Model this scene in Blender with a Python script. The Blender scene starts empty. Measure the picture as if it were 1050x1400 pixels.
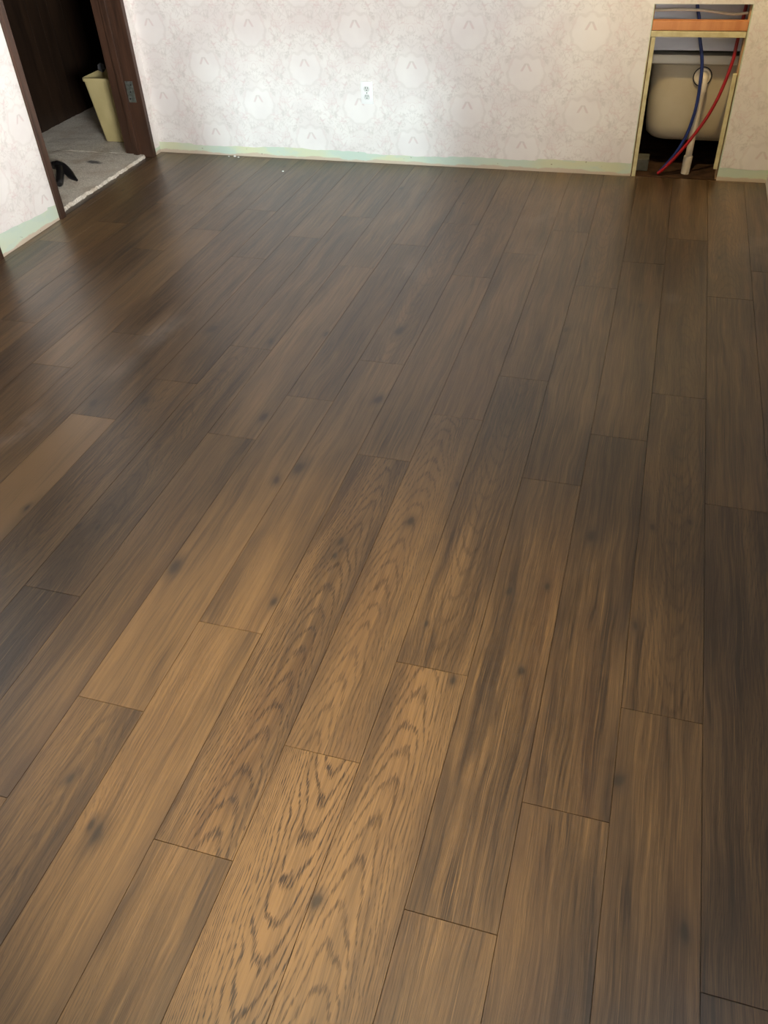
import bpy, bmesh, math, random
from mathutils import Vector, Matrix, noise as mnoise

random.seed(7)
scene = bpy.context.scene
COL = scene.collection

# ---------------------------------------------------------------- measurements (metres)
H = 1.6114                      # camera height
YB = 4.8168                     # back wall face
XL = -2.9844                    # left wall face
XR = 0.594                      # right wall face
YR = -1.6                       # rear wall face (behind the camera)
ZC = 2.42                       # ceiling
PW, PL = 0.18, 1.3716           # plank width / length
PX0 = -0.7754                   # a seam between plank rows
PHASE = (3.73 * PW, 5.29 * PW, 6.93 * PW)
F_PX = 1132.0

# ---------------------------------------------------------------- camera
cam_d = bpy.data.cameras.new('camera')
cam = bpy.data.objects.new('camera', cam_d); COL.objects.link(cam)
cam_d.sensor_fit = 'VERTICAL'; cam_d.sensor_height = 36.0
cam_d.lens = F_PX / 1400.0 * 36.0
cam_d.clip_start = 0.02
r_ = Vector((0.957484, 0.284908, -0.045293)); u_ = Vector((-0.152532, 0.633236, 0.758779)); f_ = Vector((-0.244863, 0.719610, -0.649772))
m = Matrix((( r_.x, u_.x, -f_.x, 0), (r_.y, u_.y, -f_.y, 0), (r_.z, u_.z, -f_.z, H), (0, 0, 0, 1)))
cam.matrix_world = m
scene.camera = cam

# ---------------------------------------------------------------- colour management, world
scene.view_settings.view_transform = 'Standard'
scene.view_settings.look = 'None'
scene.view_settings.gamma = 1.0
scene.view_settings.use_curve_mapping = False
scene.view_settings.exposure = 0.0
w = bpy.data.worlds.new('world'); scene.world = w; w.use_nodes = True
w.node_tree.nodes['Background'].inputs[0].default_value = (0.72, 0.86, 1.0, 1)
w.node_tree.nodes['Background'].inputs[1].default_value = 3.0

def area_light(name, loc, target, size, size_y, energy, color, spread=180):
    d = bpy.data.lights.new(name, 'AREA'); d.shape = 'RECTANGLE'; d.size = size; d.size_y = size_y
    d.energy = energy; d.color = color; d.spread = math.radians(spread)
    o = bpy.data.objects.new(name, d); COL.objects.link(o)
    o.location = loc
    o.rotation_euler = (Vector(target) - Vector(loc)).to_track_quat('-Z', 'Y').to_euler()
    return o
# window opening in the rear wall, daylight standing well outside it
WX0, WX1, WZ0, WZ1 = -2.26, -1.50, 0.95, 1.42
area_light('daylight_rear', (-1.9, -8.0, 2.2), (-1.9, YR, 1.2), 0.32, 0.36, 900, (0.70, 0.92, 1.0))
# window opening in the right wall
SY0, SY1, SZ0, SZ1 = -0.4, 1.0, 0.95, 2.1
area_light('daylight_side', (2.0, -1.7, 1.55), (XR, 0.3, 1.45), 3.6, 1.1, 2400, (0.98, 0.98, 1.0))

# ---------------------------------------------------------------- node helper
class S:
    """socket wrapper with arithmetic"""
    nt = None
    def __init__(self, s): self.s = s
    @staticmethod
    def node(kind, **kw):
        n = S.nt.nodes.new(kind)
        for k, v in kw.items(): setattr(n, k, v)
        return n
    @staticmethod
    def put(inp, v):
        if isinstance(v, S): S.nt.links.new(v.s, inp)
        elif v is not None: inp.default_value = v
    def __add__(a, b): return fm('ADD', a, b)
    def __radd__(a, b): return fm('ADD', b, a)
    def __sub__(a, b): return fm('SUBTRACT', a, b)
    def __rsub__(a, b): return fm('SUBTRACT', b, a)
    def __mul__(a, b): return fm('MULTIPLY', a, b)
    def __rmul__(a, b): return fm('MULTIPLY', b, a)
    def __truediv__(a, b): return fm('DIVIDE', a, b)
def fm(op, a, b=None, c=None):
    n = S.node('ShaderNodeMath', operation=op)
    S.put(n.inputs[0], a); S.put(n.inputs[1], b); S.put(n.inputs[2], c)
    return S(n.outputs[0])
def clamp01(a): return fm('MINIMUM', fm('MAXIMUM', a, 0.0), 1.0)
def sstep(x, lo, hi):
    n = S.node('ShaderNodeMapRange', interpolation_type='SMOOTHSTEP')
    S.put(n.inputs[0], x); n.inputs[1].default_value = lo; n.inputs[2].default_value = hi
    n.inputs[3].default_value = 0; n.inputs[4].default_value = 1
    return S(n.outputs[0])
def vec(x, y, z):
    n = S.node('ShaderNodeCombineXYZ'); S.put(n.inputs[0], x); S.put(n.inputs[1], y); S.put(n.inputs[2], z); return S(n.outputs[0])
def sep(v):
    n = S.node('ShaderNodeSeparateXYZ'); S.put(n.inputs[0], v); return [S(n.outputs[i]) for i in range(3)]
def nz(v, scale=1.0, detail=2.0, rough=0.5, dist=0.0):
    n = S.node('ShaderNodeTexNoise'); S.put(n.inputs['Vector'], v)
    n.inputs['Scale'].default_value = scale; n.inputs['Detail'].default_value = detail
    n.inputs['Roughness'].default_value = rough; n.inputs['Distortion'].default_value = dist
    return S(n.outputs['Fac'])
def lin(c):
    def g(v):
        v /= 255.0
        return v / 12.92 if v <= 0.04045 else ((v + 0.055) / 1.055) ** 2.4
    return (g(c[0]), g(c[1]), g(c[2]), 1.0)
def mixc(a, b, f):
    n = S.node('ShaderNodeMix', data_type='RGBA')
    S.put(n.inputs[0], f); S.put(n.inputs[6], a if isinstance(a, S) else lin(a)); S.put(n.inputs[7], b if isinstance(b, S) else lin(b))
    return S(n.outputs[2])
def pos():
    return sep(S(S.node('ShaderNodeNewGeometry').outputs['Position']))
def objc():
    return sep(S(S.node('ShaderNodeTexCoord').outputs['Object']))
def new_mat(name):
    mt = bpy.data.materials.new(name); mt.use_nodes = True
    S.nt = mt.node_tree
    b = mt.node_tree.nodes['Principled BSDF']
    return mt, b
def fin(b, color=None, rough=0.5, spec=0.5, metal=0.0, bump=None, bstr=0.2, bdist=0.01):
    if color is not None: S.put(b.inputs['Base Color'], color if isinstance(color, S) else lin(color))
    S.put(b.inputs['Roughness'], rough)
    b.inputs['Specular IOR Level'].default_value = spec
    b.inputs['Metallic'].default_value = metal
    if bump is not None:
        n = S.node('ShaderNodeBump'); n.inputs['Strength'].default_value = bstr; n.inputs['Distance'].default_value = bdist
        S.put(n.inputs['Height'], bump); S.nt.links.new(n.outputs[0], b.inputs['Normal'])
M = {}
def simple(name, c1, c2, scale=20, rough=0.5, spec=0.4, metal=0.0, bstr=0.1, stretch=(1, 1, 1)):
    mt, b = new_mat(name)
    x, y, z = objc()
    n = nz(vec(x * stretch[0], y * stretch[1], z * stretch[2]), scale, 4)
    fin(b, mixc(c1, c2, sstep(n, .3, .7)), rough, spec, metal, n, bstr, 0.004)
    M[name] = mt

# ---------------------------------------------------------------- oak plank material
def wood_floor():
    mt, b = new_mat('oak_plank')
    x, y, z = objc()
    oi = S.node('ShaderNodeObjectInfo')
    cs = S.node('ShaderNodeSeparateColor'); S.nt.links.new(oi.outputs['Color'], cs.inputs[0])
    tone, xo, lin_a = S(cs.outputs[0]), S(cs.outputs[1]), S(cs.outputs[2])
    streak = S(oi.outputs['Alpha'])
    lx, ly, lz = sep(S(oi.outputs['Location']))
    seed = lx * 7.31 + ly * 3.17
    x0 = xo * 0.6 - 0.3
    warp = nz(vec(x * 9.0, y * 2.2, seed), 1.0, 2) - 0.5
    warp2 = nz(vec(x * 22.0, y * 7.0, seed + 9.0), 1.0, 2) - 0.5
    fine = nz(vec(x * 420.0, y * 16.0, seed), 1.0, 2) - 0.5
    xw = x - x0 + warp * 0.05 + warp2 * 0.012
    g = y * 12.0 + xw * xw * 1000.0 + warp * 1.2 + warp2 * 1.0 + fine * 0.8
    ring = fm('SINE', g * (2 * math.pi)) * 0.5 + 0.5
    line = sstep(ring, 0.70, 0.98)
    dash = sstep(nz(vec(x * 520.0, y * 34.0, seed + 3.0), 1.0, 2), 0.38, 0.58)
    pores = line * (dash * 0.75 + 0.25)
    nf = nz(vec(x * 120.0 + warp * 7.0, y * 2.0, seed + 1.0), 1.0, 4, 0.65) - 0.5
    nv = nz(vec(x * 480.0 + warp * 6.0, y * 7.0, seed + 2.0), 1.0, 3, 0.6) - 0.5
    nb = nz(vec(x * 24.0 + warp * 1.5, y * 1.3, seed + 5.0), 1.0, 3, 0.55) - 0.5
    mot = nz(vec(x * 7.0, y * 2.6, seed + 8.0), 1.0, 3) - 0.5
    t = clamp01((tone - 0.48) * 1.5 + 0.46 + nf * 1.35 + nv * 1.05 + nb * 1.2 + mot * 0.6)
    col = mixc((48, 36, 25), (118, 93, 63), t)
    # cerused light hairlines
    lightl = sstep(nz(vec(x * 260.0 + warp * 5.0, y * 4.0, seed + 12.0), 1.0, 2), 0.60, 0.76)
    col = mixc(col, (130, 103, 68), lightl * 0.5)
    # grey brown heart streaks
    st = sstep(nz(vec(x * 13.0 + warp2 * 1.5, y * 0.9, seed + 20.0), 1.0, 3), 0.50, 0.72) * streak
    col = mixc(col, (46, 36, 28), st * 0.8)
    # reddish drift
    rd = sstep(nz(vec(x * 8.0, y * 1.0, seed + 30.0), 1.0, 2), 0.5, 0.75)
    col = mixc(col, (90, 62, 40), rd * 0.2)
    # darker print along parts of the long edges
    side = fm('SIGN', x)
    eg = sstep(fm('ABSOLUTE', x), 0.045, 0.088) * sstep(nz(vec(side * 3.0, y * 2.4, seed + 40.0), 1.0, 3), 0.46, 0.66)
    col = mixc(col, (46, 35, 27), eg * 0.45)
    col = mixc(col, (34, 22, 12), pores * lin_a * 0.95)
    # knots
    for nm in ('knot_a', 'knot_b', 'knot_c'):
        at = S.node('ShaderNodeAttribute', attribute_type='OBJECT', attribute_name=nm)
        kx, ky, kr = sep(S(at.outputs['Vector']))
        dx = x - kx + warp2 * 0.03; dy = (y - ky) * 0.5 + warp2 * 0.02
        d = fm('SQRT', dx * dx + dy * dy) / fm('MAXIMUM', kr, 0.0001)
        col = mixc(col, (60, 48, 36), (1.0 - sstep(d, 0.4, 2.2)) * 0.6)
        col = mixc(col, (36, 30, 24), (1.0 - sstep(d, 0.25, 1.05)) * 0.8)
    # dusty smears on the boards, plus a floor reflection painted pale by the right wall
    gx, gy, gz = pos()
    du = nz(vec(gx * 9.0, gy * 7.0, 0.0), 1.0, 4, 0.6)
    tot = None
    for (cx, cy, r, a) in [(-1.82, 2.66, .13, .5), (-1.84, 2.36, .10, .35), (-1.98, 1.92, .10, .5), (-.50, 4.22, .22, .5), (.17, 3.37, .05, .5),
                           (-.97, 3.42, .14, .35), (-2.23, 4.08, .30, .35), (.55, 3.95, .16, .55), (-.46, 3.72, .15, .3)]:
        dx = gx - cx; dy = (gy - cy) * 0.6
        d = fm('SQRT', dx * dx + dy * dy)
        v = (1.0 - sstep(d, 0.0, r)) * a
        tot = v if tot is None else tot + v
    dust_sheen = clamp01(tot) * sstep(du, 0.35, 0.65)
    col = mixc(col, (176, 168, 160), dust_sheen * 0.4)
    ro = nz(vec(x * 40.0, y * 4.0, seed), 1.0, 3)
    rough = fm('MAXIMUM', 0.28 + ro * 0.12, 0.31) + dust_sheen * 0.2
    hgt = nf * 0.35 + nv * 0.3 - pores * lin_a * 0.9
    fin(b, col, rough, 0.85, 0, hgt, 0.3, 0.0012)
    M['oak'] = mt
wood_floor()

# ---------------------------------------------------------------- damask wallpaper
def wallpaper(name, axis):
    mt, b = new_mat(name)
    gx, gy, gz = pos()
    h = (gx + 1.016) if axis == 'x' else (gy - 3.30)
    u = h / 0.624; v = (gz - 0.300) / 0.388
    def local(off):
        a = fm('FRACT', u + (0.5 + off + 20.0)) - 0.5
        c = fm('FRACT', v + (0.5 + off + 20.0)) - 0.5
        return a * 0.624, c * 0.388
    a1, c1 = local(0.0); a2, c2 = local(0.5)
    def dd(a, c): return fm('SQRT', a * a + c * c * 1.25)
    d1, d2 = dd(a1, c1), dd(a2, c2)
    sel = fm('LESS_THAN', d2, d1)
    la = fm('ABSOLUTE', a1 + (a2 - a1) * sel); lc = c1 + (c2 - c1) * sel
    d = fm('MINIMUM', d1, d2)
    wob = nz(vec(la * 22.0, lc * 22.0, 1.0), 1.0, 2) - 0.5
    th = fm('ARCTAN2', la, lc)
    ds = d + wob * 0.05
    r1 = ds - fm('COSINE', th * 9.0) * 0.0035
    r2 = ds + fm('COSINE', th * 8.0) * 0.016
    med = 1.0 - sstep(r1, 0.084, 0.094)                       # pale medallion
    rim = 1.0 - sstep(fm('ABSOLUTE', r1 - 0.099), 0.002, 0.011)
    rim2 = 1.0 - sstep(fm('ABSOLUTE', r2 - 0.146), 0.002, 0.012)
    n1 = nz(vec(la * 17.0, lc * 17.0, 4.0), 1.0, 1.0, 0.5, 1.6)
    n2 = nz(vec(la * 34.0, lc * 34.0, 7.0), 1.0, 1.0, 0.5, 1.0)
    vine = 1.0 - sstep(fm('ABSOLUTE', n1 - 0.5), 0.005, 0.06)
    leaf = sstep(n2, 0.56, 0.66)
    out = sstep(ds, 0.095, 0.115)
    # two drooping leaves in the top of each medallion
    tip = lc - 0.050
    lf = fm('ABSOLUTE', la + tip * 0.55 - 0.004)
    lfm = (1.0 - sstep(lf, 0.003, 0.009)) * sstep(tip, -0.042, -0.034) * (1.0 - sstep(tip, -0.004, 0.002))
    pat = clamp01(rim * 0.42 + out * (rim2 * 0.38 + vine * 0.6 + leaf * 0.4) + lfm * 1.2)
    mottle = nz(vec(gx * 6.0, gy * 6.0, gz * 6.0), 1.0, 4)
    pap = mixc((229, 225, 218), (222, 216, 210), sstep(mottle, 0.35, 0.65))
    pap = mixc(pap, (231, 227, 222), med * 0.25)
    pinkn = nz(vec(la * 14.0, lc * 14.0, 11.0), 1.0, 2)
    pat_c = mixc((200, 194, 186), (210, 191, 186), sstep(pinkn, 0.45, 0.6))
    col = mixc(pap, pat_c, pat * 0.62)
    fin(b, col, 0.48, 0.35, 0, pat + mottle * 0.3, 0.05, 0.003)
    M[name] = mt
wallpaper('wallpaper_back', 'x'); wallpaper('wallpaper_side', 'y')

def painted_wall(name, axis):
    mt, b = new_mat(name)
    gx, gy, gz = pos()
    h = gx if axis == 'x' else gy
    n = nz(vec(h * 5.0, gz * 9.0, 2.0), 1.0, 4, 0.6)
    n2 = nz(vec(h * 2.2, gz * 3.0, 5.0), 1.0, 2)
    col = mixc((196, 210, 190), (206, 208, 172), sstep(n2, 0.4, 0.62))
    col = mixc(col, (188, 205, 192), sstep(n, 0.5, 0.6) * 0.6)
    # bare plaster band along the floor, edge wandering
    low = 1.0 - sstep(gz + (n - 0.5) * 0.055, 0.012, 0.018)
    col = mixc(col, (196, 178, 156), low * 0.9)
    nn = nz(vec(h * 40.0, gz * 40.0, 0.0), 1.0, 2)
    col = mixc(col, (110, 96, 78), sstep(nn, 0.70, 0.76) * 0.8)
    fin(b, col, 0.6, 0.3, 0, n, 0.2, 0.003)
    M[name] = mt
painted_wall('paint_back', 'x'); painted_wall('paint_side', 'y')

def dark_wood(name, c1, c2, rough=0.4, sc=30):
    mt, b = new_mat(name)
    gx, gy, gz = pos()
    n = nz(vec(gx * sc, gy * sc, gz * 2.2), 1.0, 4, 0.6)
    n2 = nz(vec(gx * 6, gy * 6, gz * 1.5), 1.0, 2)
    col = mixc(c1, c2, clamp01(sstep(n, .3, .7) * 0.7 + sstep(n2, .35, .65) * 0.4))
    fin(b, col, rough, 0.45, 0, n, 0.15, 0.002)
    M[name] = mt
dark_wood('jamb_wood', (44, 29, 20), (74, 50, 36))
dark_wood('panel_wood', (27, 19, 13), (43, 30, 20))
dark_wood('raw_wood', (186, 120, 74), (208, 146, 96), 0.65)
dark_wood('stud_wood', (168, 132, 92), (196, 160, 118), 0.7)
simple('cream_edge', (206, 198, 156), (188, 176, 132), 30, 0.6, 0.3)
simple('ceiling_white', (228, 224, 216), (220, 216, 206), 12, 0.8, 0.2, bstr=0.2)
simple('wall_plain', (208, 196, 176), (202, 190, 170), 6, 0.7, 0.2)
simple('subfloor', (120, 96, 66), (98, 76, 52), 14, 0.8, 0.2)
simple('white_plastic', (236, 236, 232), (230, 230, 226), 12, 0.35, 0.5, bstr=0.0)
simple('outlet_face', (206, 210, 202), (200, 204, 198), 12, 0.35, 0.5, bstr=0.0)
simple('slot_dark', (60, 60, 58), (44, 44, 42), 20, 0.6, 0.3)
simple('steel', (150, 156, 148), (112, 120, 112), 60, 0.38, 0.5, metal=0.8)
simple('bin_cream', (182, 168, 120), (174, 160, 112), 10, 0.42, 0.4, bstr=0.02)
simple('black_plastic', (16, 15, 16), (26, 25, 25), 40, 0.32, 0.5)
simple('paper_grey', (120, 122, 126), (84, 86, 92), 30, 0.8, 0.2)
simple('bag_dark', (50, 40, 32), (32, 26, 22), 30, 0.5, 0.4)
simple('tub_cream', (196, 186, 160), (186, 174, 146), 5, 0.35, 0.5, bstr=0.02)
simple('tub_rim', (218, 214, 196), (212, 206, 186), 6, 0.3, 0.5, bstr=0.02)
simple('surround', (218, 220, 226), (204, 206, 212), 4, 0.5, 0.4)
simple('pvc', (222, 214, 196), (206, 196, 176), 18, 0.4, 0.4)
simple('pex_blue', (22, 40, 98), (28, 48, 110), 30, 0.35, 0.5, bstr=0)
simple('pex_red', (158, 16, 16), (142, 12, 14), 30, 0.35, 0.5, bstr=0)
simple('wire', (228, 220, 200), (218, 210, 186), 30, 0.5, 0.4)
simple('dirt', (72, 52, 38), (46, 34, 26), 16, 0.9, 0.1, bstr=0.4)
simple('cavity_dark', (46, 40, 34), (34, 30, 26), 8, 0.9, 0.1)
simple('block_grey', (92, 92, 86), (78, 78, 72), 20, 0.9, 0.1)
simple('metal_trim', (226, 226, 222), (220, 220, 216), 10, 0.4, 0.4)

def carpet_mat():
    mt, b = new_mat('carpet')
    gx, gy, gz = pos()
    n = nz(vec(gx, gy, gz), 160.0, 4, 0.7); n2 = nz(vec(gx, gy, 0.0), 7.0, 3)
    col = mixc((182, 174, 158), (224, 217, 202), sstep(n, 0.35, 0.65))
    col = mixc(col, (176, 158, 136), sstep(n2, 0.48, 0.68) * 0.5)
    dx = gx + 3.285; dy = gy - 4.52                                # the dark stain
    r = fm('SQRT', dx * dx * 1.0 + dy * dy * 5.0 + dx * dy * 2.0) + (n2 - 0.5) * 0.05
    col = mixc(col, (66, 66, 68), (1.0 - sstep(r, 0.02, 0.075)) * 0.85)
    fin(b, col, 0.95, 0.1, 0, n, 0.7, 0.006)
    M['carpet'] = mt
carpet_mat()

# ---------------------------------------------------------------- mesh helper
class MB:
    def __init__(s): s.v = []; s.f = []
    def face(s, *pts):
        i = len(s.v); s.v += [tuple(q) for q in pts]; s.f.append(tuple(range(i, i + len(pts))))
    def box(s, x0, x1, y0, y1, z0, z1, ch=0.0):
        if ch <= 0:
            i = len(s.v)
            s.v += [(x0, y0, z0), (x1, y0, z0), (x1, y1, z0), (x0, y1, z0), (x0, y0, z1), (x1, y0, z1), (x1, y1, z1), (x0, y1, z1)]
            s.f += [tuple(i + k for k in q) for q in ((3, 2, 1, 0), (4, 5, 6, 7), (0, 1, 5, 4), (1, 2, 6, 5), (2, 3, 7, 6), (3, 0, 4, 7))]
            return s
        bm = bmesh.new(); bmesh.ops.create_cube(bm, size=1.0)
        for q in bm.verts:
            q.co = Vector(((x0 + x1) / 2 + q.co.x * (x1 - x0), (y0 + y1) / 2 + q.co.y * (y1 - y0), (z0 + z1) / 2 + q.co.z * (z1 - z0)))
        bmesh.ops.bevel(bm, geom=bm.edges[:], offset=ch, segments=2, affect='EDGES', profile=0.5)
        s.addbm(bm); return s
    def addbm(s, bm):
        bm.verts.index_update(); i = len(s.v)
        s.v += [tuple(q.co) for q in bm.verts]; s.f += [tuple(i + q.index for q in f.verts) for f in bm.faces]; bm.free()
    def rings(s, rs, close=True, cap0=True, cap1=True):
        n = len(rs[0]); i = len(s.v)
        for r in rs: s.v += [tuple(q) for q in r]
        for k in range(len(rs) - 1):
            for j in range(n if close else n - 1):
                a = i + k * n + j; b2 = i + k * n + (j + 1) % n
                s.f.append((a, b2, b2 + n, a + n))
        if cap0: s.f.append(tuple(i + j for j in reversed(range(n))))
        if cap1: s.f.append(tuple(i + (len(rs) - 1) * n + j for j in range(n)))
        return s
    def tube(s, pts, rad, n=12, sx=1.0):
        pts = [Vector(q) for q in pts]; rs = []; up = None
        for k, q in enumerate(pts):
            t = (pts[min(k + 1, len(pts) - 1)] - pts[max(k - 1, 0)]).normalized()
            if up is None:
                up = t.orthogonal().normalized()
            up = (up - t * up.dot(t)).normalized(); sd = t.cross(up)
            r = rad[k] if isinstance(rad, (list, tuple)) else rad
            rs.append([q + up * (r * math.cos(2 * math.pi * j / n)) + sd * (r * sx * math.sin(2 * math.pi * j / n)) for j in range(n)])
        return s.rings(rs)
    def mesh(s, name, mats, smooth=False):
        me = bpy.data.meshes.new(name); me.from_pydata(s.v, [], s.f); me.update()
        bm = bmesh.new(); bm.from_mesh(me); bmesh.ops.remove_doubles(bm, verts=bm.verts, dist=1e-6)
        bmesh.ops.recalc_face_normals(bm, faces=bm.faces[:]); bm.to_mesh(me); bm.free()
        me.materials.append(M[mats])
        if smooth:
            me.polygons.foreach_set('use_smooth', [True] * len(me.polygons))
            try: me.set_sharp_from_angle(angle=math.radians(40))
            except Exception: pass
        return me
    def build(s, name, mat, parent=None, smooth=False, off=(0, 0, 0)):
        # vertices are given in world space; the object's origin goes to off
        if off != (0, 0, 0): s.v = [(a - off[0], b - off[1], c - off[2]) for a, b, c in s.v]
        o = bpy.data.objects.new(name, s.mesh(name, mat, smooth)); COL.objects.link(o)
        if parent is not None:
            o.parent = parent
            pl = parent.matrix_basis.translation.copy(); q = parent.parent
            while q is not None: pl += q.matrix_basis.translation; q = q.parent
            o.location = Vector(off) - pl
        else: o.location = off
        return o
def bez(pts, n=6):
    """Catmull-Rom through pts"""
    P = [Vector(q) for q in pts]; P = [P[0] * 2 - P[1]] + P + [P[-1] * 2 - P[-2]]; out = []
    for k in range(1, len(P) - 2):
        for j in range(n):
            t = j / n; a, b2, c, d = P[k - 1], P[k], P[k + 1], P[k + 2]
            out.append(0.5 * (2 * b2 + (c - a) * t + (2 * a - 5 * b2 + 4 * c - d) * t * t + (3 * b2 - a - 3 * c + d) * t ** 3))
    out.append(P[-2]); return out
def struct(o, label=None):
    o['kind'] = 'structure'
    if label: o['label'] = label
    return o
def thing(o, label, cat, group=None):
    o['label'] = label; o['category'] = cat
    if group: o['group'] = group
    return o
def empty(name, loc):
    o = bpy.data.objects.new(name, None); COL.objects.link(o); o.location = loc; o.empty_display_size = 0.1
    return o

# ================================================================ THE ROOM
# ---- floor: subfloor slab with every plank on top
T = 0.008
fl = MB(); fl.box(-4.15, XR + 0.12, YR - 0.15, YB, -0.08, -T); fl.box(-4.15, 1.75, YB, 6.6, -0.08, -T)
floor = struct(fl.build('floor', 'subfloor'), 'brown oak plank floor laid in a staggered pattern')

def plank_mesh(w_, l_, ch=0.0009):
    b = MB(); x, y = w_ / 2, l_ / 2
    lo = [(-x, -y, -T), (x, -y, -T), (x, y, -T), (-x, y, -T)]
    mid = [(a, c, -ch * 1.2) for a, c, _ in lo]; k = ch * 0.5
    top = [(-x + k, -y + k, 0), (x - k, -y + k, 0), (x - k, y - k, 0), (-x + k, y - k, 0)]
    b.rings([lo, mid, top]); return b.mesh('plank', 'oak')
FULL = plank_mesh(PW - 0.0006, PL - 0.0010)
# per plank: tone, heart position across, pore strength, grey streak
LOOK = {
 (0, 0): (.46, .20, .45, .3), (0, 1): (.52, .54, .85, .55), (0, 2): (.58, .12, .3, .2),
 (1, 0): (.70, .44, 1.0, .10), (1, 1): (.60, .46, .6, .3), (1, 2): (.55, .85, .3, .3),
 (2, 0): (.68, .47, .75, .15), (2, 1): (.44, .50, .5, .35), (2, 2): (.50, .15, .3, .3),
 (3, 0): (.52, .20, .5, .35), (3, 1): (.42, .78, .45, .7), (3, 2): (.42, .2, .3, .3),
 (4, 0): (.44, .85, .5, .4), (4, 1): (.40, .12, .4, .45), (4, 2): (.40, .8, .3, .2),
 (5, 0): (.42, .88, .35, .15), (5, 1): (.42, .47, .45, .85), (5, 2): (.36, .52, .4, .4),
 (6, 0): (.36, .1, .3, .2), (6, 1): (.36, .62, .5, .3), (6, 2): (.44, .1, .3, .2),
 (-1, 0): (.58, .28, .35, .25), (-1, 1): (.60, .15, .25, .15), (-1, 2): (.52, .5, .4, .5),
 (-2, 0): (.44, .55, .5, .55), (-2, 1): (.62, .12, .2, .15), (-2, 2): (.40, .8, .3, .5),
 (-3, 1): (.50, .2, .4, .5), (-3, 2): (.60, .15, .2, .25), (-4, 0): (.32, .54, .6, .4),
 (-4, 1): (.46, .45, .55, .7), (-4, 2): (.46, .2, .3, .4), (-5, 1): (.44, .5, .5, .75),
 (-5, 2): (.40, .85, .3, .6), (-6, 1): (.92, .1, .1, .0), (-6, 2): (.44, .5, .3, .6),
}
KNOTS = {
 (-2, 1): [(-.070, -.222, .020), (.067, .222, .014)], (-1, 1): [(-.072, -.005, .020), (.061, .433, .016), (.078, -.569, .010)],
 (-3, 2): [(.063, -.552, .016), (.075, .055, .014)], (5, 0): [(.059, .203, .015), (-.080, .495, .012)],
 (-1, 0): [(-.032, .089, .017), (-.058, .10, .010)], (-2, 0): [(.018, .482, .010)],
 (5, 1): [(-.05, -.029, .010), (.051, .018, .009), (-.075, -.423, .011)], (3, 1): [(-.047, .189, .010), (.051, .236, .009), (.032, -.061, .010)],
 (-4, 1): [(-.082, -.431, .010), (-.018, -.415, .010)], (-6, 1): [(.069, .183, .009)], (-1, 2): [(-.003, -.438, .022)],
 (2, 1): [(-.049, -.548, .007)], (2, 0): [(.055, .66, .009), (-.078, .081, .011)], (1, 1): [(-.016, .123, .012), (.083, .331, .008)],
 (3, 2): [(-.074, .291, .014)], (4, 2): [(.015, .275, .012)], (-6, 2): [(-.05, -.61, .020)], (-5, 1): [(-.045, .544, .018)],
 (-4, 2): [(.059, -.62, .018)], (-5, 2): [(-.041, -.282, .02)], (4, 1): [(-.037, .184, .016)], (0, 1): [(-.006, .274, .012), (-.005, .211, .009)],
}
FLIP = {(1, 0), (-1, 2), (5, 1), (2, 1), (-5, 1)}
rng = random.Random(21)
ymin, ymax = YR + 0.004, YB - 0.004
xmin, xmax = XL + 0.003, XR - 0.004
k0 = math.floor((xmin - PX0) / PW); k1 = math.floor((xmax - PX0) / PW)
for k in range(k0, k1 + 1):
    xa, xb = PX0 + k * PW, PX0 + (k + 1) * PW
    ph = PHASE[k % 3]
    n = math.floor((ymin - ph) / PL) + 1
    while ph + (n - 1) * PL < ymax:
        ya, yb = ph + (n - 1) * PL, ph + n * PL
        A, B = max(xa, xmin), min(xb, xmax); C, D = max(ya, ymin), min(yb, ymax)
        if B - A > 0.01 and D - C > 0.01:
            full = abs(B - A - PW) < 1e-6 and abs(D - C - PL) < 1e-6
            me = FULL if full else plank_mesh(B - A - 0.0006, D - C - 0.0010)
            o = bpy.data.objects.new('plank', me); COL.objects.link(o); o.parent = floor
            o.location = ((A + B) / 2, (C + D) / 2, rng.uniform(-0.00012, 0.00012))
            cyf = (ya + yb) / 2 - (C + D) / 2; cxf = (xa + xb) / 2 - (A + B) / 2
            lk = LOOK.get((k, n))
            if lk is None:
                lk = (rng.uniform(.36, .62), rng.choice([rng.uniform(.08, .25), rng.uniform(.75, .92), rng.uniform(.42, .58)]), rng.uniform(.2, .45), rng.uniform(.1, .6))
                kn = [(rng.uniform(-.07, .07), rng.uniform(-.6, .6), rng.uniform(.006, .012)) for _ in range(rng.choice([0, 0, 1, 1]))]
            else: kn = []
            kn = KNOTS.get((k, n), kn)
            o.color = lk
            flip = (k, n) in FLIP or (lk is not LOOK.get((k, n)) and rng.random() < 0.5)
            if flip: o.rotation_euler.z = math.pi; kn = [(-a, -c, r) for a, c, r in kn]; cxf, cyf = -cxf, -cyf
            for nm, q in zip(('knot_a', 'knot_b', 'knot_c'), kn + [(9, 9, .0001)] * 3):
                o[nm] = [q[0] + cxf, q[1] + cyf, q[2]]
        n += 1
# threshold boards that run into the doorways
for (ya, yb) in ((3.728, 4.70), (2.30, 3.14)):
    o = bpy.data.objects.new('plank', plank_mesh(0.075, yb - ya)); COL.objects.link(o); o.parent = floor
    o.location = (XL - 0.0362, (ya + yb) / 2, -0.0003); o.color = (.30, .12, .2, .3)

# ---- back wall with the access opening
OX0, OX1, OZ1 = -0.100, 0.346, 0.812
b = MB()
b.box(XL - 0.19, OX0, YB, YB + 0.013, -T, ZC); b.box(OX1, XR + 0.12, YB, YB + 0.013, -T, ZC); b.box(OX0, OX1, YB, YB + 0.013, OZ1, ZC)
wall_back = struct(b.build('wall_back', 'paint_back'), 'back wall with pale damask wallpaper and a bare green strip at the floor')

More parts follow.
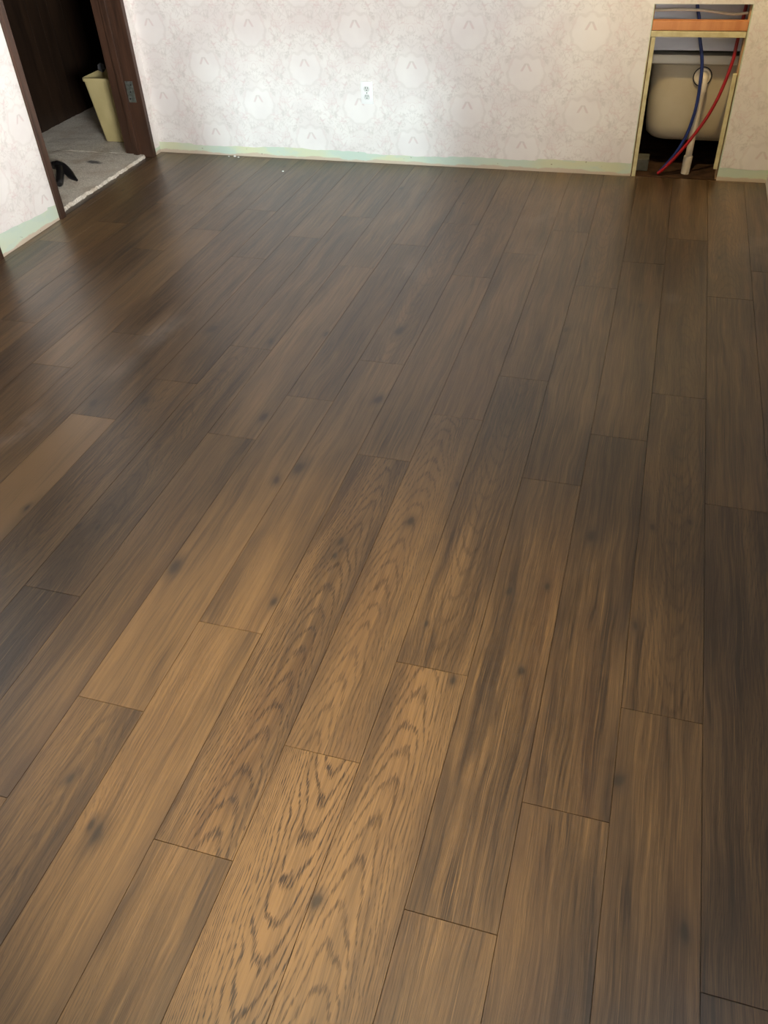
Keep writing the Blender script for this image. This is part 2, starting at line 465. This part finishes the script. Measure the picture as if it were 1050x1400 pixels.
def ragged(t, base, amp, sd):
    v = base + amp * (mnoise.noise((t * 2.3, sd, 0)) * 1.0 + mnoise.noise((t * 9.0, sd, 3)) * 0.5 + mnoise.noise((t * 31.0, sd, 7)) * 0.28)
    return v
def paper_sheet(name, axis, t0, t1, wall, out, base, amp, sd, parent, mat, zfun=None, step=0.012):
    b = MB(); n = max(2, int((t1 - t0) / step)); th = 0.0012
    def P(t, z, d): return (t, wall + out * d, z) if axis == 'x' else (wall + out * d, t, z)
    prev = None
    for i in range(n + 1):
        t = t0 + (t1 - t0) * i / n
        z = zfun(t) if zfun else ragged(t, base, amp, sd)
        cur = (t, z)
        if prev:
            (ta, za), (tb, zb) = prev, cur
            b.face(P(ta, za, th), P(tb, zb, th), P(tb, ZC - .002, th), P(ta, ZC - .002, th))
            b.face(P(ta, za, 0.0001), P(tb, zb, 0.0001), P(tb, zb, th), P(ta, za, th))
        prev = cur
    return b.build(name, mat, parent)
def zb_left(t):  # torn edge: higher beside the opening, dips mid wall
    v = ragged(t, 0.056, 0.012, 1.3)
    if -0.62 < t < -0.10: v = 0.066 + 0.004 * mnoise.noise((t * 20, 3, 1))
    if -1.62 < t < -1.12: v -= 0.006
    if t < -2.75: v += 0.008
    return v
paper_sheet('wallpaper', 'x', XL + 0.001, OX0 - 0.004, YB, -1, 0, 0, 0, wall_back, 'wallpaper_back', zb_left)
paper_sheet('wallpaper', 'x', OX0 - 0.004, OX1 + 0.005, YB, -1, 0, 0, 0, wall_back, 'wallpaper_back', lambda t: OZ1 + 0.002)
paper_sheet('wallpaper', 'x', OX1 + 0.005, XR - 0.001, YB, -1, 0, 0, 0, wall_back, 'wallpaper_back', lambda t: ragged(t, 0.064, 0.009, 8.1))

# ---- left wall with two doorways
D1A, D1B = 3.685, 4.732          # outer faces of the door frame
D2A, D2B = 2.26, 3.182
DZ = 2.05
LT = 0.175
b = MB()
for (a, c, z0) in ((YR - 0.1, D2A, -T), (D2B, D1A, -T), (D1B, YB + 0.013, -T), (D2A, D2B, DZ), (D1A, D1B, DZ)):
    b.box(XL - LT, XL, a, c, z0, ZC)
wall_left = struct(b.build('wall_left', 'paint_side'), 'left wall with pale damask wallpaper and bare green strip at the floor')
def zb_l2(t):
    f = (t - D2B) / (D1A - D2B)
    return 0.108 - 0.040 * f + 0.006 * mnoise.noise((t * 14, 2, 2)) + (0.012 if f > 0.86 else 0)
paper_sheet('wallpaper', 'y', D2B + 0.002, D1A - 0.003, XL, 1, 0, 0, 0, wall_left, 'wallpaper_side', zb_l2, 0.008)
paper_sheet('wallpaper', 'y', D1B + 0.002, YB - 0.001, XL, 1, 0, 0, 0, wall_left, 'wallpaper_side', lambda t: ragged(t, 0.035, 0.01, 4.0), 0.006)
paper_sheet('wallpaper', 'y', YR + 0.002, D2A - 0.003, XL, 1, 0, 0, 0, wall_left, 'wallpaper_side', lambda t: ragged(t, 0.08, 0.012, 5.0), 0.05)
for (a, c) in ((D2A, D2B), (D1A, D1B)):
    paper_sheet('wallpaper', 'y', a - 0.003, c + 0.002, XL, 1, 0, 0, 0, wall_left, 'wallpaper_side', lambda t: DZ + 0.06, 0.2)

# ---- right wall with window, rear wall with window, ceiling
b = MB()
b.box(XR, XR + 0.12, YR - 0.1, SY0, -T, ZC); b.box(XR, XR + 0.12, SY1, YB, -T, ZC); b.box(XR, XR + 0.12, SY0, SY1, -T, SZ0); b.box(XR, XR + 0.12, SY0, SY1, SZ1, ZC)
struct(b.build('wall_right', 'wallpaper_side'), 'right wall with pale damask wallpaper')
b = MB()
b.box(XL - LT, WX0, YR - 0.12, YR, -T, ZC); b.box(WX1, XR + 0.12, YR - 0.12, YR, -T, ZC); b.box(WX0, WX1, YR - 0.12, YR, -T, WZ0); b.box(WX0, WX1, YR - 0.12, YR, WZ1, ZC)
struct(b.build('wall_rear', 'wallpaper_back'), 'rear wall with pale damask wallpaper')
b = MB(); b.box(-4.2, XR + 0.12, YR - 0.15, YB, ZC, ZC + 0.1); b.box(-4.2, 1.75, YB, 6.65, ZC, ZC + 0.1)
struct(b.build('ceiling', 'ceiling_white'), 'white ceiling')
def window(name, ax, a0, a1, z0, z1, d0, d1):
    e = struct(empty(name, ((a0 + a1) / 2, (d0 + d1) / 2, z0) if ax == 'x' else ((d0 + d1) / 2, (a0 + a1) / 2, z0)), 'white framed window')
    def bx(nm, p0, p1, q0, q1):
        m_ = MB()
        if ax == 'x': m_.box(p0, p1, d0, d1, q0, q1, 0.003)
        else: m_.box(d0, d1, p0, p1, q0, q1, 0.003)
        m_.build(nm, 'metal_trim', e)
    t = 0.035
    bx('frame_side', a0, a0 + t, z0, z1); bx('frame_side', a1 - t, a1, z0, z1)
    bx('frame_head', a0 + t, a1 - t, z1 - t, z1); bx('frame_sill', a0 + t, a1 - t, z0, z0 + t)
window('window_1', 'x', WX0, WX1, WZ0, WZ1, YR - 0.09, YR - 0.03)
window('window_2', 'y', SY0, SY1, SZ0, SZ1, XR + 0.03, XR + 0.09)

# ---- door frames in the left wall
def door_frame(name, ya, yb, t, label, far=True):
    e = struct(empty(name, (XL, (ya + yb) / 2, 0)), label)
    xo, xi = XL + 0.016, XL - LT - 0.002
    def part(nm, *bx, ch=0.002):
        m_ = MB(); m_.box(*bx, ch); return m_.build(nm, 'jamb_wood', e)
    part('side_jamb', xi, xo, ya, ya + 0.042, 0, DZ - 0.03)
    j2 = part('side_jamb', xi, xo, yb - t, yb, 0, DZ - 0.03)
    part('head_jamb', xi, xo, ya, yb, DZ - 0.03, DZ)
    xs0, xs1 = XL - 0.118, XL - 0.078
    part('door_stop', xs0, xs1, ya + 0.042, ya + 0.054, 0.0, DZ - 0.03)
    part('door_stop', xs0, xs1, yb - t - 0.012, yb - t, 0.0, DZ - 0.03)
    part('door_stop', xs0, xs1, ya + 0.054, yb - t - 0.012, DZ - 0.042, DZ - 0.03)
    return e, j2
d1, j1 = door_frame('door_1', D1A, D1B, 0.032, 'dark brown wooden door frame of the carpeted hall doorway')
door_frame('door_2', D2A, D2B, 0.042, 'dark brown wooden door frame at the left edge of the picture')
# hinge leaf left on the far jamb (two parts of the plate with screws)
for zc in (0.375, 1.02, 1.78):
    m_ = MB(); m_.box(XL - 0.072, XL - 0.022, D1B - 0.0335, D1B - 0.0318, zc - 0.058, zc + 0.058, 0.0006)
    hp = m_.build('hinge_plate', 'steel', j1); hp['label'] = 'tarnished metal hinge leaf'
    for dz in (-.038, 0, .038):
        m_ = MB(); m_.tube([(XL - 0.047 + dz * .3, D1B - 0.0345, zc + dz), (XL - 0.047 + dz * .3, D1B - 0.0330, zc + dz)], 0.005, 10)
        m_.v and m_.build('screw', 'slot_dark', d1)

# ---- the hall beyond the left wall
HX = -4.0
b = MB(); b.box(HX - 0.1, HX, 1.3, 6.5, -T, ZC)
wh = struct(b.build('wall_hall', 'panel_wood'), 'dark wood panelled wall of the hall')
yy = 1.35; i = 0
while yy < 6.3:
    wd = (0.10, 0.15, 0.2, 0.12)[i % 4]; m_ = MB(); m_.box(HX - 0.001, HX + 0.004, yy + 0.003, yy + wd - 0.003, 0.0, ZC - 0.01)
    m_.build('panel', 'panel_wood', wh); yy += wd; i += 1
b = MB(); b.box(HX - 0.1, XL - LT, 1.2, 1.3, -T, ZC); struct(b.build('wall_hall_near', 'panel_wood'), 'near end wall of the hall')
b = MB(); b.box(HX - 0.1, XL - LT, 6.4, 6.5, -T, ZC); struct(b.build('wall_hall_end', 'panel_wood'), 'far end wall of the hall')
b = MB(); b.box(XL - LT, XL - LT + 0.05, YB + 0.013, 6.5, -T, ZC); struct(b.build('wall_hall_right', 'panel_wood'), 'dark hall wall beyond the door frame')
# carpet with a ragged cut edge (fine pile bumps)
b = MB(); nx, ny = 70, 260; xE = -3.026
def edge(y):
    if (D1A + 0.043 < y < D1B - 0.033) or (D2A + 0.043 < y < D2B - 0.043):
        v = xE + 0.010 * mnoise.noise((y * 17, 0, 0)) + 0.009 * mnoise.noise((y * 48, 0, 5)) + 0.005 * mnoise.noise((y * 120, 0, 9))
        if y < D1A + 0.12 and y > D1A: v += (D1A + 0.12 - y) * 0.25
        return v
    return XL - LT - 0.003
rows = []
ys = sorted(set([1.305 + (6.39 - 1.305) * j / ny for j in range(ny + 1)] + [D1A + 0.0429, D1A + 0.0431, D1B - 0.0329, D1B - 0.0331, D2A + .0429, D2A + .0431, D2B - .0431, D2B - .0429] + [3.73 + .96 * j / 240 for j in range(241)]))
for y in ys:
    e = edge(y); r = []
    for i in range(nx + 1):
        f = (i / nx) ** 0.55
        x = HX + 0.006 + (e - HX - 0.006) * f
        z = 0.016 + 0.003 * mnoise.noise((x * 55, y * 55, 0)) + 0.004 * mnoise.noise((x * 9, y * 9, 2))
        if i == nx: z = 0.006 + 0.003 * mnoise.noise((y * 60, 1, 1))
        r.append((x, y, z))
    r.append((e + 0.001, y, -0.004))
    rows.append(r)
b.rings([[q for q in r] for r in rows], close=False, cap0=False, cap1=False)
carpet = b.build('carpet', 'carpet', None, True)
thing(carpet, 'worn beige carpet with a ragged cut edge in the hall doorway', 'carpet')

# ================================================================ OBJECTS
# ---- wastebasket
bx0, bx1, by0, by1 = -3.425, -3.225, 4.885, 5.075
WB = (-3.325, 4.98, 0.017)
wb = thing(empty('wastebasket', WB), 'cream plastic wastebasket standing on the hall carpet', 'wastebasket')
def rrect(cx, cy, hx, hy, r, z, n=5):
    out = []
    for (sx, sy, a0) in ((1, 1, 0), (-1, 1, 90), (-1, -1, 180), (1, -1, 270)):
        for k in range(n + 1):
            a = math.radians(a0 + 90 * k / n)
            out.append((cx + sx * (hx - r) + r * math.cos(a), cy + sy * (hy - r) + r * math.sin(a), z))
    return out
b = MB(); zs = [0.024, 0.034, 0.15, 0.28, 0.398]
out = [rrect(WB[0], WB[1], 0.100 + 0.036 * (z - .018) / .38, 0.088 + 0.030 * (z - .018) / .38, 0.022, z) for z in zs]
inn = [rrect(WB[0], WB[1], 0.097 + 0.036 * (z - .018) / .38, 0.085 + 0.030 * (z - .018) / .38, 0.020, z) for z in reversed(zs)]
inn[-1] = [(x, y, 0.022) for x, y, z in inn[-1]]
b.rings(out + inn); b.build('body', 'bin_cream', wb, True)
b = MB(); hx, hy = 0.136, 0.118
b.rings([rrect(WB[0], WB[1], hx + d, hy + d, 0.024 + d, z) for d, z in ((0, .385), (.006, .383), (.008, .392), (.006, .402), (0, .404), (-.003, .400), (-.003, .388))] + [rrect(WB[0], WB[1], hx, hy, 0.024, .385)], cap0=False, cap1=False)
b.build('rim', 'bin_cream', wb, True)
# crumpled things in the bin
def crumple(name, loc, r, mat, label, cat, sd, sq=(1, 1, 1)):
    bm = bmesh.new(); bmesh.ops.create_icosphere(bm, subdivisions=3, radius=1.0)
    for q in bm.verts:
        n = q.co.normalized()
        k = 1 + 0.28 * mnoise.noise(n * 2.2 + Vector((sd, 0, 0))) - 0.22 * abs(mnoise.noise(n * 4.0 + Vector((0, sd, 0))))
        q.co = Vector((n.x * sq[0], n.y * sq[1], n.z * sq[2])) * r * k + Vector(loc)
    m_ = MB(); m_.addbm(bm)
    return thing(m_.build(name, mat, None, False, tuple(loc)), label, cat)
crumple('crumpled_paper', (-3.438, 5.062, 0.418), 0.025, 'paper_grey', 'crumpled grey paper sticking out of the wastebasket', 'paper', 2.0)
crumple('trash_bag', (-3.335, 4.97, 0.285), 0.085, 'bag_dark', 'dark crumpled bag inside the cream wastebasket', 'bag', 5.0, (1.1, .95, .7))

# ---- black curved object on the carpet
bk = thing(empty('hand_tool', (-3.28, 4.19, 0.02)), 'black curved plastic tool with two arms lying on the hall carpet', 'tool')
b = MB(); pts = bez([(-3.46, 4.30, 0.050), (-3.40, 4.275, 0.070), (-3.335, 4.262, 0.076), (-3.27, 4.225, 0.062), (-3.215, 4.185, 0.046), (-3.165, 4.155, 0.036)], 5)
b.tube(pts, [0.018 + 0.007 * math.sin(math.pi * k / (len(pts) - 1)) - 0.011 * max(0, (k / (len(pts) - 1) - .75) / .25) for k in range(len(pts))], 14, 0.8); b.build('arm', 'black_plastic', bk, True)
b = MB(); pts = bez([(-3.35, 4.262, 0.070), (-3.30, 4.205, 0.070), (-3.262, 4.14, 0.056), (-3.222, 4.062, 0.042)], 6)
b.tube(pts, [0.022, .023] + [0.022] * (len(pts) - 3) + [0.015], 14); b.build('arm', 'black_plastic', bk, True)
b = MB(); pts = [(-3.375, 4.272, 0.080), (-3.34, 4.255, 0.086), (-3.30, 4.238, 0.084)]
b.tube(bez(pts, 4), [.010, .016, .018, .019, .019, .018, .017, .014, .008], 12); h_ = b.build('pivot_cap', 'black_plastic', bk, True)

# ---- wall outlet
OXc, OZc = -1.590, 0.380
ot = thing(empty('wall_outlet', (OXc, YB - 0.0012, OZc)), 'white duplex wall outlet with plate on the papered back wall', 'outlet')
b = MB(); b.box(OXc - 0.036, OXc + 0.036, YB - 0.008, YB - 0.0014, OZc - 0.058, OZc + 0.058, 0.0022); b.build('cover_plate', 'white_plastic', ot, True)
for dz in (-0.0205, 0.0205):
    b = MB(); ring = []
    prof = [(17 * math.cos(math.radians(a)), max(-13.5, min(13.5, 17 * math.sin(math.radians(a))))) for a in range(0, 360, 12)]
    b.rings([[(OXc + px / 1000, YB - d, OZc + dz + pz / 1000) for px, pz in prof] for d in (0.0070, 0.0098)]); so = b.build('socket', 'outlet_face', ot)
    for dx, hh in ((-.0064, .0050), (.0064, .0042)):
        b = MB(); b.box(OXc + dx - .0013, OXc + dx + .0013, YB - .0102, YB - .0090, OZc + dz + .001, OZc + dz + .001 + hh * 2); b.build('slot', 'slot_dark', so)
    b = MB(); b.tube([(OXc, YB - .0102, OZc + dz - .006), (OXc, YB - .0090, OZc + dz - .006)], .0028, 10); b.build('slot', 'slot_dark', so)
b = MB(); b.tube([(OXc, YB - .0094, OZc), (OXc, YB - .0070, OZc)], .0035, 12); b.build('screw', 'steel', ot)

# ---- framing of the access opening
def stud(nm, mat, bx, label, cat, ch=0.002):
    b = MB(); b.box(*bx, ch); o = b.build(nm, mat, None, False, ((bx[0] + bx[1]) / 2, (bx[2] + bx[3]) / 2, bx[4])); return thing(o, label, cat)
stud('frame_strip', 'cream_edge', (-0.0945, -0.0745, YB + 0.001, YB + 0.019, -0.0075, 0.672), 'cream wooden strip along the left side of the access opening', 'strip')
stud('frame_strip', 'cream_edge', (0.320, 0.3405, YB + 0.001, YB + 0.019, 0.055, 0.515), 'cream wooden strip along the lower right side of the access opening', 'strip')
stud('frame_rail', 'cream_edge', (-0.0985, 0.343, YB - 0.0005, YB + 0.019, 0.6725, 0.698), 'cream wooden rail across the access opening', 'rail')
stud('wood_block', 'raw_wood', (-0.098, 0.344, YB + 0.002, YB + 0.048, 0.701, 0.742), 'bare orange wood block above the rail of the access opening', 'block')
stud('wall_stud', 'stud_wood', (-0.145, -0.098, YB + 0.02, YB + 0.108, -0.0075, 2.38), 'wall stud on the left of the access opening', 'stud')
stud('wall_stud', 'stud_wood', (0.338, 0.385, YB + 0.02, YB + 0.108, -0.0075, 2.38), 'bare wood wall stud on the right of the access opening', 'stud')

# ---- tub alcove behind the opening
AY = YB + 0.013
b = MB()
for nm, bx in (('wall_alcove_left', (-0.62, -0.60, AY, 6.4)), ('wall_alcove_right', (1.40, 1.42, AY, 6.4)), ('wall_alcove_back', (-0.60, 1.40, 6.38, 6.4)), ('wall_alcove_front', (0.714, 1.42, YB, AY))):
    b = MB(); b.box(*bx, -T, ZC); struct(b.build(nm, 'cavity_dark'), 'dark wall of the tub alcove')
b = MB(); b.box(-0.60, 1.40, AY, 6.38, -T, -0.002); struct(b.build('floor_alcove', 'dirt'), 'dusty brown floor under the bathtub')
TUBY = YB + 0.125
b = MB(); b.box(-0.59, 1.39, TUBY - 0.012, TUBY + 0.003, 0.592, 2.38); struct(b.build('wall_surround', 'surround'), 'grey white surround panel above the bathtub')
tub = thing(empty('bathtub', (0.23, TUBY + .7, 0)), 'cream bathtub seen end on through the access opening', 'bathtub')
tcx = 0.26; tw = 0.345; tl = 0.75; tcy = TUBY + tl + 0.006
def tubring(hx, hy, r, z): return rrect(tcx, tcy, hx, hy, r, z, 8)
b = MB()
prof = [(.25, .66, .10, .137), (.295, .700, .10, .145), (.318, .722, .10, .170), (.327, .733, .10, .22), (.334, .742, .10, .36), (.339, .747, .10, .535)]
b.rings([tubring(*q) for q in prof] + [tubring(.30, .70, .10, .535), tubring(.27, .66, .11, .30), tubring(.20, .58, .12, .17)])
b.build('basin', 'tub_cream', tub, True)
b = MB()
b.rings([tubring(.30, .70, .10, .530), tubring(.362, .762, .05, .526), tubring(.372, .770, .05, .532), tubring(.372, .770, .05, .562), tubring(.366, .764, .05, .570), tubring(.30, .70, .10, .572), tubring(.295, .695, .10, .55)], cap0=False, cap1=False)
b.build('rim', 'tub_rim', tub, True)
# overflow fitting and drain pipe (one pipe thing with elbow, coupling)
DX = 0.190; FY = TUBY + .006
dp = thing(empty('drain_pipe', (DX, FY - .05, 0)), 'white plastic overflow drain pipe with round flange on the bathtub end', 'pipe')
b = MB()
def disc(cx, cz, y, r, n=28): return [(cx + r * math.cos(2 * math.pi * k / n), y, cz + r * math.sin(2 * math.pi * k / n)) for k in range(n)]
b.rings([disc(DX - .006, .470, y, r) for y, r in ((FY + .004, .040), (FY - .004, .042), (FY - .010, .040), (FY - .011, .033), (FY - .006, .030))]); b.build('flange', 'pvc', dp, True)
b = MB(); b.rings([disc(DX - .006, .470, y, r) for y, r in ((FY + .004, .046), (FY - .003, .047), (FY - .004, .0425))]); b.build('gasket', 'slot_dark', dp, True)
b = MB(); b.tube(bez([(DX - .004, FY - .004, .472), (DX, FY - .030, .468), (DX + .002, FY - .042, .445), (DX + .002, FY - .043, .41)], 6), .021, 18); b.build('elbow', 'pvc', dp, True)
b = MB(); b.tube([(DX + .002, FY - .043, .42), (DX - .002, FY - .045, .2), (DX - .004, FY - .046, .07)], .0175, 18); b.build('riser', 'pvc', dp, True)
b = MB(); b.tube([(DX - .004, FY - .046, .095), (DX - .004, FY - .046, .090), (DX - .005, FY - .046, .055), (DX - .006, FY - .046, .0)], [.019, .0235, .0235, .022], 18); b.build('coupling', 'pvc', dp, True)

# ---- water lines
b = MB(); yb_ = YB + .052
bl = [(.058, .95), (.091, .821), (.103, .778), (.117, .738), (.137, .653), (.159, .585), (.172, .52), (.176, .452), (.178, .366), (.171, .288), (.154, .204), (.123, .125), (.079, .051), (.045, .004)]
ysb = [.085, .08, .078, .076, .070, .060, .052, .046, .044, .044, .046, .05, .055, .06]
b.tube(bez([(x, YB + d, z) for (x, z), d in zip(bl, ysb)], 5), .0083, 12)
thing(b.build('water_pipe', 'pex_blue', None, True, (.045, YB + .06, .004)), 'blue plastic water pipe curving down through the access opening', 'pipe')
b = MB()
rl = [(.318, .95), (.322, .86), (.320, .763), (.313, .644), (.311, .58), (.303, .521), (.290, .457), (.268, .378), (.237, .3), (.194, .22), (.138, .129), (.077, .046), (.042, .008)]
ysr = [.085, .085, .080, .068, .054, .046, .038, .030, .026, .024, .024, .028, .032]
b.tube(bez([(x, YB + d, z) for (x, z), d in zip(rl, ysr)], 5), .0083, 12)
thing(b.build('water_pipe', 'pex_red', None, True, (.042, YB + .032, .008)), 'red plastic water pipe curving down in front of the bathtub', 'pipe')
b = MB(); b.tube(bez([(-.13, YB + .057, .772), (-.097, YB + .057, .777), (.02, YB + .057, .781), (.14, YB + .057, .777), (.26, YB + .057, .763), (.335, YB + .057, .768)], 5), .0060, 8)
thing(b.build('cable', 'wire', None, True, (-.13, YB + .083, .77)), 'pale electrical cable across the top of the access opening', 'cable')
stud('wood_offcut', 'block_grey', (-0.095, -0.015, YB + 0.09, YB + 0.19, -0.0015, 0.062), 'grey offcut lying under the bathtub on the left', 'block', 0.004)

# ---- crumbs of plaster by the back wall
for i, (cx, cy, r, lb) in enumerate(((-2.056, 4.579, .005, 'lone white plaster crumb on the planks near the back wall'), (-2.458, 4.788, .007, 'largest white plaster crumb against the foot of the back wall'),
                          (-2.430, 4.778, .005, 'small white plaster crumb just right of the largest one at the wall'), (-2.498, 4.786, .004, 'tiny white plaster crumb just left of the largest one at the wall'))):
    o = crumple('plaster_crumb', (cx, cy, r * .75), r, 'white_plastic', lb, 'crumb', 3.0 + i, (1.3, 1, .7)); o['group'] = 'plaster crumbs on the floor'

# ---- ceiling downlight over the near floor (out of the picture)
LX, LY = -0.60, -0.15
lamp = thing(empty('ceiling_light', (LX, LY, ZC)), 'round white ceiling spotlight above the near floor', 'lamp')
b = MB(); b.rings([[(LX + r * math.cos(a), LY + r * math.sin(a), z) for a in [2 * math.pi * k / 32 for k in range(32)]] for r, z in ((.055, ZC - .001), (.095, ZC - .001), (.095, ZC - .008), (.062, ZC - .012), (.055, ZC - .004))], cap0=False, cap1=False)
b.build('trim_ring', 'white_plastic', lamp, True)
ld = bpy.data.lights.new('ceiling_light_bulb', 'SPOT'); ld.energy = 600; ld.color = (1.0, 0.82, 0.50); ld.spot_size = math.radians(40); ld.spot_blend = 1.0; ld.shadow_soft_size = 0.05
lo = bpy.data.objects.new('ceiling_light_bulb', ld); COL.objects.link(lo); lo.location = (LX, LY, ZC - .03)
lo.rotation_euler = (Vector((-0.52, 1.02, 0)) - lo.location).to_track_quat('-Z', 'Y').to_euler()
# warm ceiling bulb further into the room
LX2, LY2 = -0.35, -0.8
lamp2 = thing(empty('ceiling_lamp', (LX2, LY2, ZC)), 'white domed ceiling lamp behind the camera', 'lamp')
b = MB(); b.rings([[(LX2 + r * math.cos(a), LY2 + r * math.sin(a), z) for a in [2 * math.pi * k / 32 for k in range(32)]] for r, z in ((.12, ZC - .001), (.12, ZC - .02), (.10, ZC - .024))])
b.build('base', 'white_plastic', lamp2, True)
ld = bpy.data.lights.new('ceiling_lamp_bulb', 'POINT'); ld.energy = 9; ld.color = (1.0, 0.74, 0.40); ld.shadow_soft_size = 0.10
lo = bpy.data.objects.new('ceiling_lamp_bulb', ld); COL.objects.link(lo); lo.location = (LX2, LY2, ZC - .16)

# unseen spotlight added to warm the right end of the back wall
TX, TY = -0.05, 3.75
added_spot = thing(empty('added_spotlight', (TX, TY, ZC)), 'small white spotlight added out of view to warm the back wall', 'lamp')
b = MB(); b.tube([(TX, TY, ZC - .001), (TX, TY, ZC - .02)], .035, 20); b.build('base', 'white_plastic', added_spot, True)
b = MB(); b.tube([(TX, TY, ZC - .02), (TX, TY, ZC - .06)], .008, 12); b.build('stem', 'white_plastic', added_spot, True)
hd = Vector((TX, TY, ZC - .08)); aim = (Vector((0.18, YB, 0.6)) - hd).normalized()
b = MB(); b.tube([hd - aim * .05, hd - aim * .045, hd + aim * .05], [.015, .028, .034], 20); b.build('head', 'white_plastic', added_spot, True)
ld = bpy.data.lights.new('added_spotlight_bulb', 'SPOT'); ld.energy = 105; ld.color = (1.0, 0.74, 0.36); ld.spot_size = math.radians(70); ld.spot_blend = 1.0; ld.shadow_soft_size = 0.04
lo = bpy.data.objects.new('added_spotlight_bulb', ld); COL.objects.link(lo); lo.location = hd + aim * .06
lo.rotation_euler = aim.to_track_quat('-Z', 'Y').to_euler()
